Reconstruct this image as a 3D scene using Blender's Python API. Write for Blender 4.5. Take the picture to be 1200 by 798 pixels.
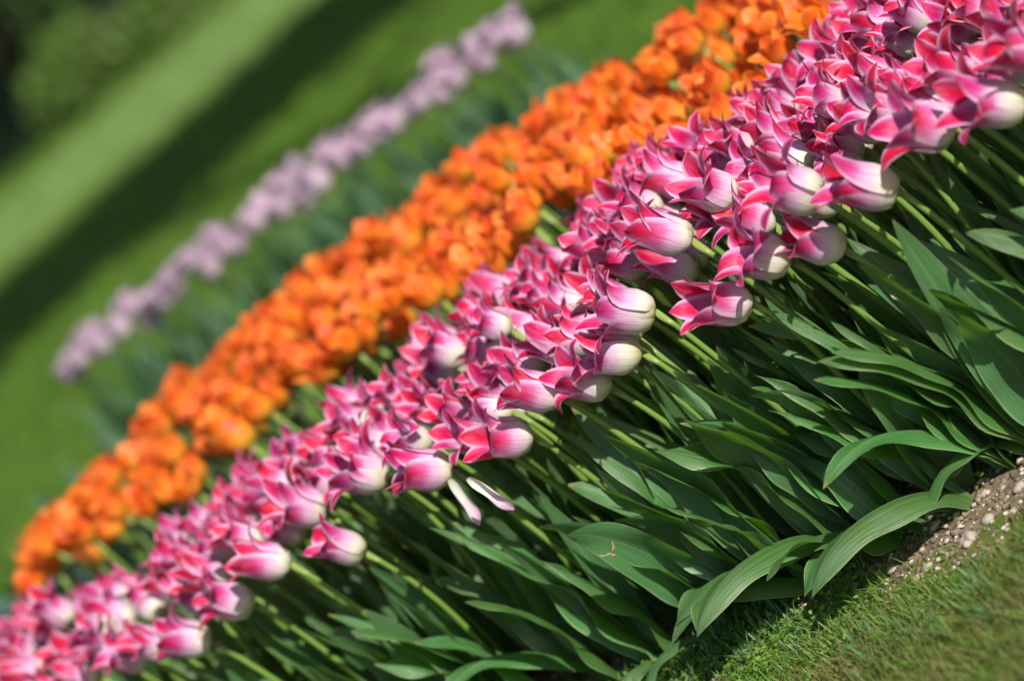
import bpy, bmesh, math, random
from mathutils import Vector, Matrix, noise

random.seed(11)
R = random
scene = bpy.context.scene
for o in list(bpy.data.objects):
    bpy.data.objects.remove(o)
COL = scene.collection
rad = math.radians

# ------------------------------------------------------------------ camera
FPX = 4000.0                     # focal length in photo pixels (1200 wide)
PITCH = math.atan(773.0 / FPX)   # looking slightly down on the bed
ROLL = rad(42)                   # the photograph is tilted strongly
CAM_H = 1.11
CR = Vector((1, 0, 0))
CF = Vector((0, math.cos(PITCH), -math.sin(PITCH)))
CU = Vector((0, math.sin(PITCH), math.cos(PITCH)))
camd = bpy.data.cameras.new('camera')
cam = bpy.data.objects.new('camera', camd)
COL.objects.link(cam)
cx = CR * math.cos(ROLL) - CU * math.sin(ROLL)
cy = CR * math.sin(ROLL) + CU * math.cos(ROLL)
cz = -CF
cam.matrix_world = Matrix(((cx.x, cy.x, cz.x, 0), (cx.y, cy.y, cz.y, 0), (cx.z, cy.z, cz.z, CAM_H), (0, 0, 0, 1)))
camd.sensor_width = 36
camd.lens = 36 * FPX / 1200
camd.clip_start = 0.05
camd.clip_end = 2000
camd.dof.use_dof = True
camd.dof.focus_distance = 3.57
camd.dof.aperture_fstop = 2.55
camd.dof.aperture_blades = 9
scene.camera = cam

# ------------------------------------------------------------------ sky, sun, exposure
SUN_EL = rad(37)
SUN_H = Vector((0.42, -0.91, 0)).normalized()          # horizontal direction towards the sun
world = bpy.data.worlds.new('World')
scene.world = world
world.use_nodes = True
wn = world.node_tree
sky = wn.nodes.new('ShaderNodeTexSky')
sky.sky_type = 'NISHITA'
sky.sun_disc = False
sky.sun_elevation = SUN_EL
sky.sun_rotation = math.atan2(SUN_H.x, SUN_H.y)
bg = wn.nodes['Background']
bg.inputs['Strength'].default_value = 0.082
wn.links.new(sky.outputs[0], bg.inputs['Color'])
sund = bpy.data.lights.new('sun', 'SUN')
sund.energy = 5.0
sund.angle = rad(0.5)
sund.color = (1.0, 0.95, 0.86)
sun = bpy.data.objects.new('sun', sund)
COL.objects.link(sun)
to_sun = SUN_H * math.cos(SUN_EL) + Vector((0, 0, math.sin(SUN_EL)))
sun.rotation_euler = to_sun.to_track_quat('Z', 'Y').to_euler()
sun.location = (6, -4, 9)
scene.view_settings.view_transform = 'Standard'
scene.view_settings.look = 'None'
scene.view_settings.exposure = 0.5
scene.view_settings.gamma = 1.0
scene.view_settings.use_curve_mapping = False
scene.render.engine = 'CYCLES'
scene.cycles.use_denoising = True
scene.cycles.use_adaptive_sampling = True
scene.cycles.adaptive_threshold = 0.02
scene.cycles.max_bounces = 6
scene.cycles.diffuse_bounces = 3
scene.cycles.transmission_bounces = 4
scene.cycles.transparent_max_bounces = 6

# ------------------------------------------------------------------ geometry helpers
def unproj(px, py, z):
    """Where the line of sight through a photo pixel meets the level z."""
    X, Y = px - 600.0, 399.0 - py
    d = CF * FPX + cx * X + cy * Y
    k = (z - CAM_H) / d.z
    return Vector((d.x * k, d.y * k, z))

def proj(p):
    v = Vector(p) - Vector((0, 0, CAM_H))
    w = v.dot(CF)
    return (600 + FPX * v.dot(cx) / w, 399 - FPX * v.dot(cy) / w)

def inside(pt, poly):
    x, y = pt
    c = False
    n = len(poly)
    for i in range(n):
        x1, y1 = poly[i]
        x2, y2 = poly[i - 1]
        if (y1 > y) != (y2 > y) and x < (x2 - x1) * (y - y1) / (y2 - y1) + x1:
            c = not c
    return c

AZ = rad(50)
DS = Vector((-math.sin(AZ), math.cos(AZ), 0))   # along the planted rows, away from the camera
DT = Vector((math.cos(AZ), math.sin(AZ), 0))    # across the rows, away from the camera
def st(s, t, z=0.0):
    return DS * s + DT * t + Vector((0, 0, z))
def to_st(p):
    p = Vector((p[0], p[1], 0))
    return p.dot(DS), p.dot(DT)

def new_mesh(name, verts, faces, uvs=None, mats=(), smooth=True):
    me = bpy.data.meshes.new(name)
    me.from_pydata([tuple(v) for v in verts], [], faces)
    if uvs is not None:
        lay = me.uv_layers.new(name='UVMap')
        buf = [0.0] * (2 * len(me.loops))
        for i, l in enumerate(me.loops):
            u = uvs[l.vertex_index]
            buf[2 * i] = u[0]
            buf[2 * i + 1] = u[1]
        lay.data.foreach_set('uv', buf)
    for m in mats:
        me.materials.append(m)
    if smooth:
        me.polygons.foreach_set('use_smooth', [True] * len(me.polygons))
    me.update()
    return me

def link(name, me, parent=None, mat=None, **props):
    o = bpy.data.objects.new(name, me)
    COL.objects.link(o)
    if parent is not None:
        o.parent = parent
    if mat is not None:
        o.matrix_local = mat
    for k, v in props.items():
        o[k] = v
    return o

def spline(pts, u):
    """Catmull-Rom through evenly spaced control points, 0 <= u <= 1."""
    n = len(pts) - 1
    x = min(max(u, 0), 1) * n
    i = min(int(x), n - 1)
    f = x - i
    p0 = pts[max(i - 1, 0)]; p1 = pts[i]; p2 = pts[i + 1]; p3 = pts[min(i + 2, n)]
    def c(a, b, c_, d):
        return 0.5 * (2 * b + (c_ - a) * f + (2 * a - 5 * b + 4 * c_ - d) * f * f + (3 * b - a - 3 * c_ + d) * f ** 3)
    if isinstance(p0, tuple):
        return tuple(c(a, b, e, g) for a, b, e, g in zip(p0, p1, p2, p3))
    return c(p0, p1, p2, p3)

ONES = ['', 'first', 'second', 'third', 'fourth', 'fifth', 'sixth', 'seventh', 'eighth', 'ninth', 'tenth', 'eleventh', 'twelfth', 'thirteenth',
        'fourteenth', 'fifteenth', 'sixteenth', 'seventeenth', 'eighteenth', 'nineteenth']
TENS = {2: 'twenty', 3: 'thirty', 4: 'forty', 5: 'fifty', 6: 'sixty', 7: 'seventy', 8: 'eighty', 9: 'ninety'}
TENTH = {2: 'twentieth', 3: 'thirtieth', 4: 'fortieth', 5: 'fiftieth', 6: 'sixtieth', 7: 'seventieth', 8: 'eightieth', 9: 'ninetieth'}
def ordinal(n):
    if n < 20:
        return ONES[n]
    return TENTH[n // 10] if n % 10 == 0 else TENS[n // 10] + '-' + ONES[n % 10]

# ------------------------------------------------------------------ materials
class NT:
    def __init__(self, name):
        self.m = bpy.data.materials.new(name)
        self.m.use_nodes = True
        self.t = self.m.node_tree
        self.t.nodes.clear()
        self.out = self.n('ShaderNodeOutputMaterial')
    def n(self, typ, **kw):
        x = self.t.nodes.new(typ)
        for k, v in kw.items():
            setattr(x, k, v)
        return x
    def put(self, sock, v):
        if isinstance(v, bpy.types.NodeSocket):
            self.t.links.new(v, sock)
        else:
            sock.default_value = v
    def math(self, op, a, b=0.0, clamp=False):
        x = self.n('ShaderNodeMath', operation=op, use_clamp=clamp)
        self.put(x.inputs[0], a); self.put(x.inputs[1], b)
        return x.outputs[0]
    def mix(self, f, a, b, blend='MIX'):
        x = self.n('ShaderNodeMix', data_type='RGBA', blend_type=blend)
        self.put(x.inputs[0], f)
        for s, v in ((x.inputs[6], a), (x.inputs[7], b)):
            if isinstance(v, (tuple, list)):
                v = (v[0], v[1], v[2], 1)
            self.put(s, v)
        return x.outputs[2]
    def ramp(self, f, stops, interp='EASE'):
        x = self.n('ShaderNodeValToRGB')
        x.color_ramp.interpolation = interp
        e = x.color_ramp.elements
        while len(e) < len(stops):
            e.new(0.5)
        for el, (p, c) in zip(e, stops):
            el.position = p
            el.color = (c[0], c[1], c[2], 1) if isinstance(c, tuple) else (c, c, c, 1)
        self.put(x.inputs[0], f)
        return x.outputs[0]
    def noise(self, vec, scale, detail=3, rough=0.55, dist=0.0):
        x = self.n('ShaderNodeTexNoise')
        if vec is not None:
            self.put(x.inputs['Vector'], vec)
        x.inputs['Scale'].default_value = scale
        x.inputs['Detail'].default_value = detail
        x.inputs['Roughness'].default_value = rough
        x.inputs['Distortion'].default_value = dist
        return x.outputs[0]
    def uv(self):
        s = self.n('ShaderNodeSeparateXYZ')
        tc = self.n('ShaderNodeTexCoord')
        self.t.links.new(tc.outputs['UV'], s.inputs[0])
        return s.outputs[0], s.outputs[1]
    def vec(self, x, y, z=0.0):
        c = self.n('ShaderNodeCombineXYZ')
        self.put(c.inputs[0], x); self.put(c.inputs[1], y); self.put(c.inputs[2], z)
        return c.outputs[0]
    def bump(self, h, strength=0.2, dist=0.002):
        b = self.n('ShaderNodeBump')
        b.inputs['Strength'].default_value = strength
        b.inputs['Distance'].default_value = dist
        self.put(b.inputs['Height'], h)
        return b.outputs[0]
    def leafy(self, col, tcol, tfac, rough=0.5, spec=0.4, normal=None, sheen=0.0):
        p = self.n('ShaderNodeBsdfPrincipled')
        self.put(p.inputs['Base Color'], col if isinstance(col, bpy.types.NodeSocket) else (*col, 1))
        self.put(p.inputs['Roughness'], rough)
        p.inputs['Specular IOR Level'].default_value = spec
        if sheen:
            p.inputs['Sheen Weight'].default_value = sheen
            p.inputs['Sheen Roughness'].default_value = 0.4
        tr = self.n('ShaderNodeBsdfTranslucent')
        self.put(tr.inputs['Color'], tcol if isinstance(tcol, bpy.types.NodeSocket) else (*tcol, 1))
        mx = self.n('ShaderNodeMixShader')
        self.put(mx.inputs[0], tfac)
        self.t.links.new(p.outputs[0], mx.inputs[1])
        self.t.links.new(tr.outputs[0], mx.inputs[2])
        if normal is not None:
            self.t.links.new(normal, p.inputs['Normal'])
        self.t.links.new(mx.outputs[0], self.out.inputs[0])
        return self.m

def petal_material(name, outer, inner, streak, tint, tr=0.36, gain=1.1, rim=None, tamt=0.35):
    """outer / inner: colour stops from the base of the petal to its tip; streak: colour of the flame along the midrib."""
    N = NT(name)
    u, v = N.uv()
    info = N.n('ShaderNodeObjectInfo')
    rnd = info.outputs['Random']
    a = N.math('ABSOLUTE', N.math('MULTIPLY', N.math('SUBTRACT', v, 0.5), 2.0))
    seedv = N.math('MULTIPLY', rnd, 37.0)
    fib = N.noise(N.vec(N.math('MULTIPLY', u, 2.2), N.math('MULTIPLY', v, 34.0), seedv), 1.0, 3, 0.6)
    blot = N.noise(N.vec(N.math('MULTIPLY', u, 4.0), N.math('MULTIPLY', v, 4.0), seedv), 1.0, 2, 0.5)
    uu = N.math('ADD', u, N.math('MULTIPLY', N.math('SUBTRACT', fib, 0.5), 0.34))
    uu = N.math('ADD', uu, N.math('MULTIPLY', N.math('SUBTRACT', rnd, 0.5), 0.20))
    uu = N.math('SUBTRACT', uu, N.math('MULTIPLY', a, 0.05))
    oc = N.ramp(uu, outer)
    ic = N.ramp(uu, inner)
    # flame along the midrib, strongest towards the tip
    fl = N.math('MULTIPLY', N.ramp(N.math('ADD', a, N.math('MULTIPLY', N.math('SUBTRACT', fib, 0.5), 0.35)), [(0.12, 1.0), (0.75, 0.0)]),
                N.ramp(uu, [(0.42, 0.0), (0.66, 1.0)]))
    oc = N.mix(N.math('MULTIPLY', fl, 0.78), oc, streak)
    ic = N.mix(N.math('MULTIPLY', fl, 0.95), ic, streak)
    geo = N.n('ShaderNodeNewGeometry')
    col = N.mix(geo.outputs['Backfacing'], oc, ic)
    col = N.mix(N.ramp(blot, [(0.42, 0.0), (0.75, tamt)]), col, tint)
    if rim is not None:
        col = N.mix(N.math('MULTIPLY', N.math('MULTIPLY', N.ramp(N.math('ADD', a, N.math('MULTIPLY', N.math('SUBTRACT', fib, 0.5), 0.3)), [(0.55, 0.0), (0.95, 1.0)]),
                    N.ramp(u, [(0.35, 0.0), (0.5, 1.0), (0.85, 1.0), (1.0, 0.3)])), 0.68), col, rim)
    h = N.n('ShaderNodeHueSaturation')
    N.put(h.inputs['Hue'], N.math('ADD', 0.488, N.math('MULTIPLY', rnd, 0.024)))
    N.put(h.inputs['Value'], N.math('ADD', 0.88, N.math('MULTIPLY', rnd, 0.2)))
    N.t.links.new(col, h.inputs['Color'])
    col = h.outputs[0]
    bn = N.bump(fib, 0.5, 0.0014)
    tcol = N.mix(1.0, col, (gain, gain, gain), 'MULTIPLY')
    return N.leafy(col, tcol, tr, rough=0.42, spec=0.35, normal=bn)

CREAM = (0.83, 0.82, 0.60)
M_pink = petal_material('pink_petal',
    [(0.02, (0.64, 0.64, 0.24)), (0.09, (0.72, 0.70, 0.46)), (0.24, (0.74, 0.71, 0.60)), (0.38, (0.68, 0.42, 0.60)), (0.53, (0.56, 0.10, 0.34)), (0.86, (0.50, 0.012, 0.13))],
    [(0.02, (0.75, 0.72, 0.34)), (0.14, (0.80, 0.78, 0.68)), (0.30, (0.76, 0.54, 0.70)), (0.44, (0.64, 0.20, 0.44)), (0.60, (0.54, 0.04, 0.25)), (0.90, (0.51, 0.008, 0.12))],
    (0.57, 0.002, 0.058), (0.70, 0.44, 0.66), tr=0.27, rim=(0.82, 0.57, 0.71), tamt=0.14)
M_spent = petal_material('spent_petal',
    [(0.02, (0.60, 0.60, 0.35)), (0.15, (0.72, 0.71, 0.60)), (0.45, (0.72, 0.68, 0.64)), (0.65, (0.68, 0.54, 0.64)), (0.82, (0.62, 0.36, 0.56)), (0.97, (0.56, 0.20, 0.44))],
    [(0.02, (0.60, 0.60, 0.35)), (0.15, (0.74, 0.73, 0.64)), (0.45, (0.74, 0.70, 0.66)), (0.65, (0.70, 0.56, 0.65)), (0.82, (0.62, 0.36, 0.56)), (0.97, (0.56, 0.20, 0.44))],
    (0.66, 0.50, 0.60), (0.74, 0.66, 0.70), tr=0.3, rim=(0.58, 0.26, 0.50), tamt=0.2)
M_orange = petal_material('orange_petal',
    [(0.02, (0.60, 0.55, 0.05)), (0.20, (0.80, 0.40, 0.03)), (0.42, (0.84, 0.22, 0.015)), (0.7, (0.83, 0.16, 0.012)), (0.85, (0.86, 0.22, 0.03)), (0.97, (0.90, 0.38, 0.12))],
    [(0.02, (0.68, 0.60, 0.05)), (0.24, (0.82, 0.42, 0.03)), (0.45, (0.84, 0.24, 0.015)), (0.7, (0.83, 0.18, 0.012)), (0.85, (0.84, 0.18, 0.02)), (0.97, (0.88, 0.27, 0.05))],
    (0.74, 0.085, 0.008), (0.90, 0.40, 0.14), tr=0.34, gain=1.05)
M_lilac = petal_material('lilac_petal',
    [(0.02, (0.50, 0.52, 0.38)), (0.18, (0.60, 0.53, 0.53)), (0.45, (0.50, 0.37, 0.46)), (0.7, (0.46, 0.31, 0.42)), (0.85, (0.52, 0.39, 0.48)), (0.97, (0.60, 0.50, 0.55))],
    [(0.02, (0.56, 0.56, 0.42)), (0.2, (0.62, 0.53, 0.55)), (0.45, (0.52, 0.39, 0.48)), (0.7, (0.50, 0.35, 0.45)), (0.85, (0.52, 0.39, 0.48)), (0.97, (0.60, 0.49, 0.54))],
    (0.36, 0.20, 0.32), (0.64, 0.55, 0.60), tr=0.28, gain=1.0)

def leaf_material(name, dark, mid, trans, edge, gloss=0.40):
    N = NT(name)
    u, v = N.uv()
    info = N.n('ShaderNodeObjectInfo')
    rnd = info.outputs['Random']
    seedv = N.math('MULTIPLY', rnd, 51.0)
    a = N.math('ABSOLUTE', N.math('MULTIPLY', N.math('SUBTRACT', v, 0.5), 2.0))
    vein = N.noise(N.vec(N.math('MULTIPLY', u, 1.2), N.math('MULTIPLY', v, 46.0), seedv), 1.0, 2, 0.6)
    blot = N.noise(N.vec(N.math('MULTIPLY', u, 7.0), N.math('MULTIPLY', v, 3.0), seedv), 1.0, 4, 0.6)
    col = N.mix(N.ramp(vein, [(0.36, 0.0), (0.64, 1.0)]), dark, mid)
    col = N.mix(N.math('MULTIPLY', N.ramp(blot, [(0.4, 0.0), (0.7, 1.0)]), 0.35), col, tuple(0.5 * (c + d) for c, d in zip(mid, (0.10, 0.17, 0.12))))
    rib = N.ramp(a, [(0.0, 1.0), (0.10, 0.0)])
    col = N.mix(N.math('MULTIPLY', rib, 0.35), col, edge)
    marg = N.ramp(a, [(0.93, 0.0), (0.985, 1.0)], 'LINEAR')
    col = N.mix(N.math('MULTIPLY', marg, 0.75), col, edge)
    tip = N.math('MULTIPLY', N.ramp(u, [(0.955, 0.0), (1.0, 1.0)], 'LINEAR'), N.ramp(rnd, [(0.45, 0.0), (0.6, 1.0)]))
    col = N.mix(tip, col, (0.30, 0.20, 0.07))
    base = N.ramp(u, [(0.0, 1.0), (0.14, 0.0)])
    col = N.mix(N.math('MULTIPLY', base, 0.6), col, (0.20, 0.28, 0.10))
    spots = N.noise(N.vec(N.math('MULTIPLY', u, 60.0), N.math('MULTIPLY', v, 14.0), seedv), 1.0, 2, 0.5)
    col = N.mix(N.ramp(spots, [(0.74, 0.0), (0.78, 0.6)]), col, (0.20, 0.19, 0.09))
    geo = N.n('ShaderNodeNewGeometry')
    col = N.mix(N.math('MULTIPLY', geo.outputs['Backfacing'], 0.35), col, (0.10, 0.17, 0.10))
    h = N.n('ShaderNodeHueSaturation')
    N.put(h.inputs['Hue'], N.math('ADD', 0.485, N.math('MULTIPLY', rnd, 0.035)))
    N.put(h.inputs['Value'], N.math('ADD', 0.8, N.math('MULTIPLY', rnd, 0.4)))
    N.t.links.new(col, h.inputs['Color'])
    bn = N.bump(N.math('ADD', vein, N.math('MULTIPLY', blot, 0.6)), 0.8, 0.0016)
    return N.leafy(h.outputs[0], trans, 0.27, rough=N.math('ADD', gloss - 0.08, N.math('MULTIPLY', blot, 0.2)), spec=0.75, normal=bn)

M_leaf = leaf_material('tulip_leaf', (0.042, 0.120, 0.026), (0.082, 0.205, 0.052), (0.20, 0.48, 0.02), (0.28, 0.38, 0.17), 0.36)
M_leaf_blue = leaf_material('blue_green_leaf', (0.018, 0.060, 0.045), (0.035, 0.10, 0.075), (0.05, 0.18, 0.05), (0.10, 0.18, 0.13))
M_leaf_lilac = leaf_material('grass_green_leaf', (0.025, 0.085, 0.025), (0.045, 0.14, 0.035), (0.09, 0.30, 0.02), (0.12, 0.22, 0.08), 0.5)

def stem_material():
    N = NT('tulip_stem')
    u, v = N.uv()
    info = N.n('ShaderNodeObjectInfo')
    n1 = N.noise(N.vec(N.math('MULTIPLY', u, 6.0), N.math('MULTIPLY', v, 9.0), N.math('MULTIPLY', info.outputs['Random'], 40.0)), 1.0, 3)
    c = N.ramp(u, [(0.0, (0.18, 0.24, 0.05)), (0.35, (0.12, 0.22, 0.03)), (0.9, (0.17, 0.28, 0.045)), (1.0, (0.30, 0.37, 0.10))])
    c = N.mix(N.math('MULTIPLY', n1, 0.5), c, (0.07, 0.15, 0.045))
    return N.leafy(c, (0.16, 0.34, 0.03), 0.12, rough=0.42, spec=0.45)
M_stem = stem_material()

def simple_mat(name, cols, scale, rough=0.9, bump=0.0, trans=None, tfac=0.25, spec=0.2, dist=0.01):
    N = NT(name)
    tc = N.n('ShaderNodeTexCoord')
    info = N.n('ShaderNodeObjectInfo')
    add = N.n('ShaderNodeVectorMath', operation='ADD')
    N.t.links.new(tc.outputs['Object'], add.inputs[0])
    N.t.links.new(N.vec(N.math('MULTIPLY', info.outputs['Random'], 19.0), 0.0, 0.0), add.inputs[1])
    f = N.noise(add.outputs[0], scale, 6, 0.62)
    k = len(cols)
    c = N.ramp(f, [(0.28 + 0.44 * i / (k - 1), cols[i]) for i in range(k)], 'LINEAR')
    bn = N.bump(f, bump, dist) if bump else None
    if trans is not None:
        return N.leafy(c, trans, tfac, rough, spec, bn)
    p = N.n('ShaderNodeBsdfPrincipled')
    N.t.links.new(c, p.inputs['Base Color'])
    p.inputs['Roughness'].default_value = rough
    p.inputs['Specular IOR Level'].default_value = spec
    if bn is not None:
        N.t.links.new(bn, p.inputs['Normal'])
    N.t.links.new(p.outputs[0], N.out.inputs[0])
    return N.m

M_soil = simple_mat('bed_soil', [(0.055, 0.040, 0.026), (0.12, 0.088, 0.058), (0.20, 0.155, 0.11), (0.28, 0.23, 0.175)], 55, 0.95, 0.9, dist=0.006)
M_stone = simple_mat('pale_stone', [(0.22, 0.17, 0.125), (0.38, 0.32, 0.26), (0.54, 0.49, 0.42)], 60, 0.85, 0.5, dist=0.002)
M_pistil = simple_mat('pistil', [(0.35, 0.36, 0.08), (0.55, 0.52, 0.14)], 200, 0.6)
M_anther = simple_mat('anther', [(0.05, 0.03, 0.05), (0.16, 0.10, 0.10)], 300, 0.7)
M_bark = simple_mat('bark', [(0.03, 0.022, 0.016), (0.075, 0.058, 0.042), (0.13, 0.10, 0.08)], 14, 0.95, 0.8, dist=0.02)
M_dry = simple_mat('dried_plant', [(0.22, 0.15, 0.07), (0.42, 0.32, 0.17)], 90, 0.9, trans=(0.4, 0.3, 0.12))

def lawn_material():
    """One turf for the whole lawn: worn and strawy by the bed, mown in broad stripes further off."""
    N = NT('lawn_turf')
    geo = N.n('ShaderNodeNewGeometry')
    pos = geo.outputs['Position']
    sep = N.n('ShaderNodeSeparateXYZ')
    N.t.links.new(pos, sep.inputs[0])
    f = N.noise(pos, 9, 6, 0.65)
    fine = N.noise(pos, 90, 4, 0.65)
    c = N.ramp(f, [(0.30, (0.072, 0.150, 0.014)), (0.5, (0.100, 0.192, 0.018)), (0.7, (0.14, 0.225, 0.028))], 'LINEAR')
    c = N.mix(N.math('MULTIPLY', fine, 0.35), c, (0.035, 0.085, 0.012))
    q = N.math('ADD', sep.outputs[1], N.math('MULTIPLY', sep.outputs[0], 0.25))
    q = N.math('ADD', q, N.math('MULTIPLY', N.math('SUBTRACT', N.noise(pos, 1.5, 2), 0.5), 0.5))
    pale = N.math('MULTIPLY', N.ramp(N.math('DIVIDE', q, 40.0), [(13.9 / 40, 0.0), (14.3 / 40, 1.0)], 'LINEAR'),
                  N.ramp(N.math('DIVIDE', q, 40.0), [(17.2 / 40, 1.0), (17.8 / 40, 0.0)], 'LINEAR'))
    c = N.mix(N.math('MULTIPLY', pale, 0.9), c, (0.20, 0.31, 0.09))
    near = N.ramp(N.math('DIVIDE', sep.outputs[1], 10.0), [(0.40, 1.0), (0.46, 0.0)], 'LINEAR')
    straw = N.math('MULTIPLY', N.ramp(N.noise(pos, 11, 4, 0.6), [(0.42, 0.15), (0.62, 0.9)], 'LINEAR'), near)
    c = N.mix(straw, c, N.mix(fine, (0.12, 0.105, 0.03), (0.22, 0.185, 0.075)))
    return N.leafy(c, c, 0.2, rough=0.75, spec=0.2, normal=N.bump(fine, 0.7, 0.01))
M_lawn = lawn_material()
M_grass_a = simple_mat('grass_blade', [(0.06, 0.15, 0.02), (0.11, 0.22, 0.03), (0.20, 0.26, 0.07)], 9, 0.5, trans=(0.16, 0.30, 0.03), tfac=0.3, spec=0.35)
M_grass_b = simple_mat('strawy_grass_blade', [(0.09, 0.13, 0.025), (0.17, 0.17, 0.05), (0.27, 0.22, 0.10)], 12, 0.6, trans=(0.26, 0.25, 0.06), tfac=0.3, spec=0.3)
M_grass_c = simple_mat('cool_grass_blade', [(0.06, 0.14, 0.045), (0.11, 0.21, 0.08), (0.18, 0.28, 0.13)], 30, 0.45, trans=(0.14, 0.30, 0.05), tfac=0.3, spec=0.4)
M_weed = simple_mat('weed_leaf', [(0.07, 0.15, 0.02), (0.13, 0.25, 0.035), (0.24, 0.33, 0.08)], 45, 0.5, trans=(0.22, 0.40, 0.03), tfac=0.32, spec=0.35)
M_shrub = simple_mat('shrub_leaf', [(0.07, 0.15, 0.025), (0.12, 0.22, 0.035), (0.22, 0.28, 0.10)], 2.5, 0.5, trans=(0.13, 0.26, 0.03), tfac=0.25, spec=0.4)
M_yew = simple_mat('evergreen_leaf', [(0.012, 0.03, 0.012), (0.022, 0.05, 0.018), (0.04, 0.075, 0.025)], 2.0, 0.6, trans=(0.03, 0.08, 0.01), tfac=0.12, spec=0.3)
M_tree = simple_mat('tree_leaf', [(0.03, 0.07, 0.018), (0.05, 0.11, 0.025), (0.085, 0.15, 0.035)], 1.5, 0.5, trans=(0.10, 0.22, 0.02), tfac=0.22, spec=0.35)

# ------------------------------------------------------------------ ground: lawn to the horizon and the soil of the bed
def grid_sheet(name, xs, ys, zf, mat):
    verts = [(x, y, zf(x, y)) for y in ys for x in xs]
    n = len(xs)
    faces = [(j * n + i, j * n + i + 1, (j + 1) * n + i + 1, (j + 1) * n + i) for j in range(len(ys) - 1) for i in range(n - 1)]
    return new_mesh(name, verts, faces, None, [mat])

lawn_steps = [-600, -200, -80, -30, -15] + [-10 + i for i in range(41)] + [45, 80, 200, 600]
link('lawn', grid_sheet('lawn', lawn_steps, lawn_steps, lambda x, y: 0.0, M_lawn), kind='structure')

BED = [(-1.2, 2.64), (3.55, 2.66), (3.95, 2.78), (4.10, 3.1), (4.12, 3.6), (4.35, 3.95), (4.78, 4.15), (4.86, 4.45), (4.70, 4.68), (4.2, 4.74), (-1.2, 4.72)]
def bed_depth(s, t):
    """Distance inside the edge of the bed (negative outside)."""
    best = 9.0
    n = len(BED)
    for i in range(n):
        ax, ay = BED[i - 1]; bx, by = BED[i]
        ex, ey = bx - ax, by - ay
        k = max(0, min(1, ((s - ax) * ex + (t - ay) * ey) / (ex * ex + ey * ey)))
        best = min(best, math.hypot(s - ax - k * ex, t - ay - k * ey))
    return best if inside((s, t), BED) else -best

def soil_z(s, t):
    d = bed_depth(s, t) + 0.05 * noise.noise(Vector((s * 7, t * 7, 0.3))) + 0.02 * noise.noise(Vector((s * 26, t * 26, 0.3)))
    lift = max(0.0, min(1.0, (d + 0.03) / 0.22))
    p = Vector((s, t, 0))
    return -0.010 + 0.026 * lift + (0.008 * noise.noise(p * 16) + 0.005 * noise.noise(p * 48) + 0.004 * noise.noise(p * 110)) * lift

def soil_sheet():
    ss = [-1.3 + i * 0.12 for i in range(22)] + [1.34 + i * 0.016 for i in range(105)] + [3.03 + i * 0.06 for i in range(33)]
    ts = [2.50 + i * 0.010 for i in range(46)] + [2.97 + i * 0.06 for i in range(32)]
    verts = []
    for t in ts:
        for s in ss:
            p = st(s, t)
            verts.append((p.x, p.y, soil_z(s, t)))
    n = len(ss)
    faces = [(j * n + i + 1, j * n + i, (j + 1) * n + i, (j + 1) * n + i + 1) for j in range(len(ts) - 1) for i in range(n - 1)]
    return new_mesh('soil', verts, faces, None, [M_soil])
link('soil', soil_sheet(), kind='structure')

# ------------------------------------------------------------------ tulip parts
def petal_mesh(name, prof, wid, roff, mat, ang, nu=13, nv=8, flare=1.0, curl=1.0, seed=0, flat=2.2, sc=1.0):
    """prof: (radius, height) control points in cm; wid: half widths in cm."""
    rr = random.Random(seed)
    f1, f2, f3 = rr.uniform(0, 6.28), rr.uniform(0, 6.28), rr.uniform(0, 6.28)
    side = rr.uniform(-0.25, 0.25)
    pts = []
    for (r, z) in prof:
        k = max(0.0, (z - 3.4) / 2.4)
        pts.append((r * roff if r < 2.6 else 2.6 * roff + (r - 2.6) * flare, z))
    P = [spline(pts, i / nu) for i in range(nu + 1)]
    verts, uvs = [], []
    for i in range(nu + 1):
        u = i / nu
        a = P[max(i - 1, 0)]; b = P[min(i + 1, nu)]
        tr, tz = b[0] - a[0], b[1] - a[1]
        L = math.hypot(tr, tz) or 1
        nr, nz = -tz / L, tr / L            # towards the axis / upper side
        w = max(0.02, spline(wid, u))
        rho = max(0.55, P[i][0] * 1.04) if u < 0.5 else max(0.55, P[i][0] * 1.04) + flat * ((u - 0.5) / 0.5) ** 1.3
        for j in range(nv + 1):
            v = -1 + 2 * j / nv
            phi = max(-2.2, min(2.2, v * w / rho))
            off = rho * (1 - math.cos(phi)) * (1.0 - 0.25 * u)
            y = rho * math.sin(phi)
            ruf = (0.10 * math.sin(5.0 * u + f1 + (2 if v > 0 else 0)) + 0.06 * math.sin(11 * u + f2)) * (abs(v) ** 2.2) * min(1, u * 2.2) * curl
            keel = -0.10 * math.exp(-(v * 4) ** 2) * min(1, u * 3) * (1 - 0.4 * u)
            off += ruf + keel
            off -= 0.30 * curl * max(0, u - 0.55) * v * v * w      # margins roll back near the tip
            x = P[i][0] + nr * off
            z = P[i][1] + nz * off
            y += side * max(0, u - 0.45) ** 1.5 * 3.0
            ca, sa = math.cos(ang), math.sin(ang)
            k = 0.01 * sc
            verts.append((k * (x * ca - y * sa), k * (x * sa + y * ca), k * z))
            uvs.append((u, 0.5 + 0.5 * v))
    n = nv + 1
    faces = [(i * n + j, i * n + j + 1, (i + 1) * n + j + 1, (i + 1) * n + j) for i in range(nu) for j in range(nv)]
    return new_mesh(name, verts, faces, uvs, [mat])

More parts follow.
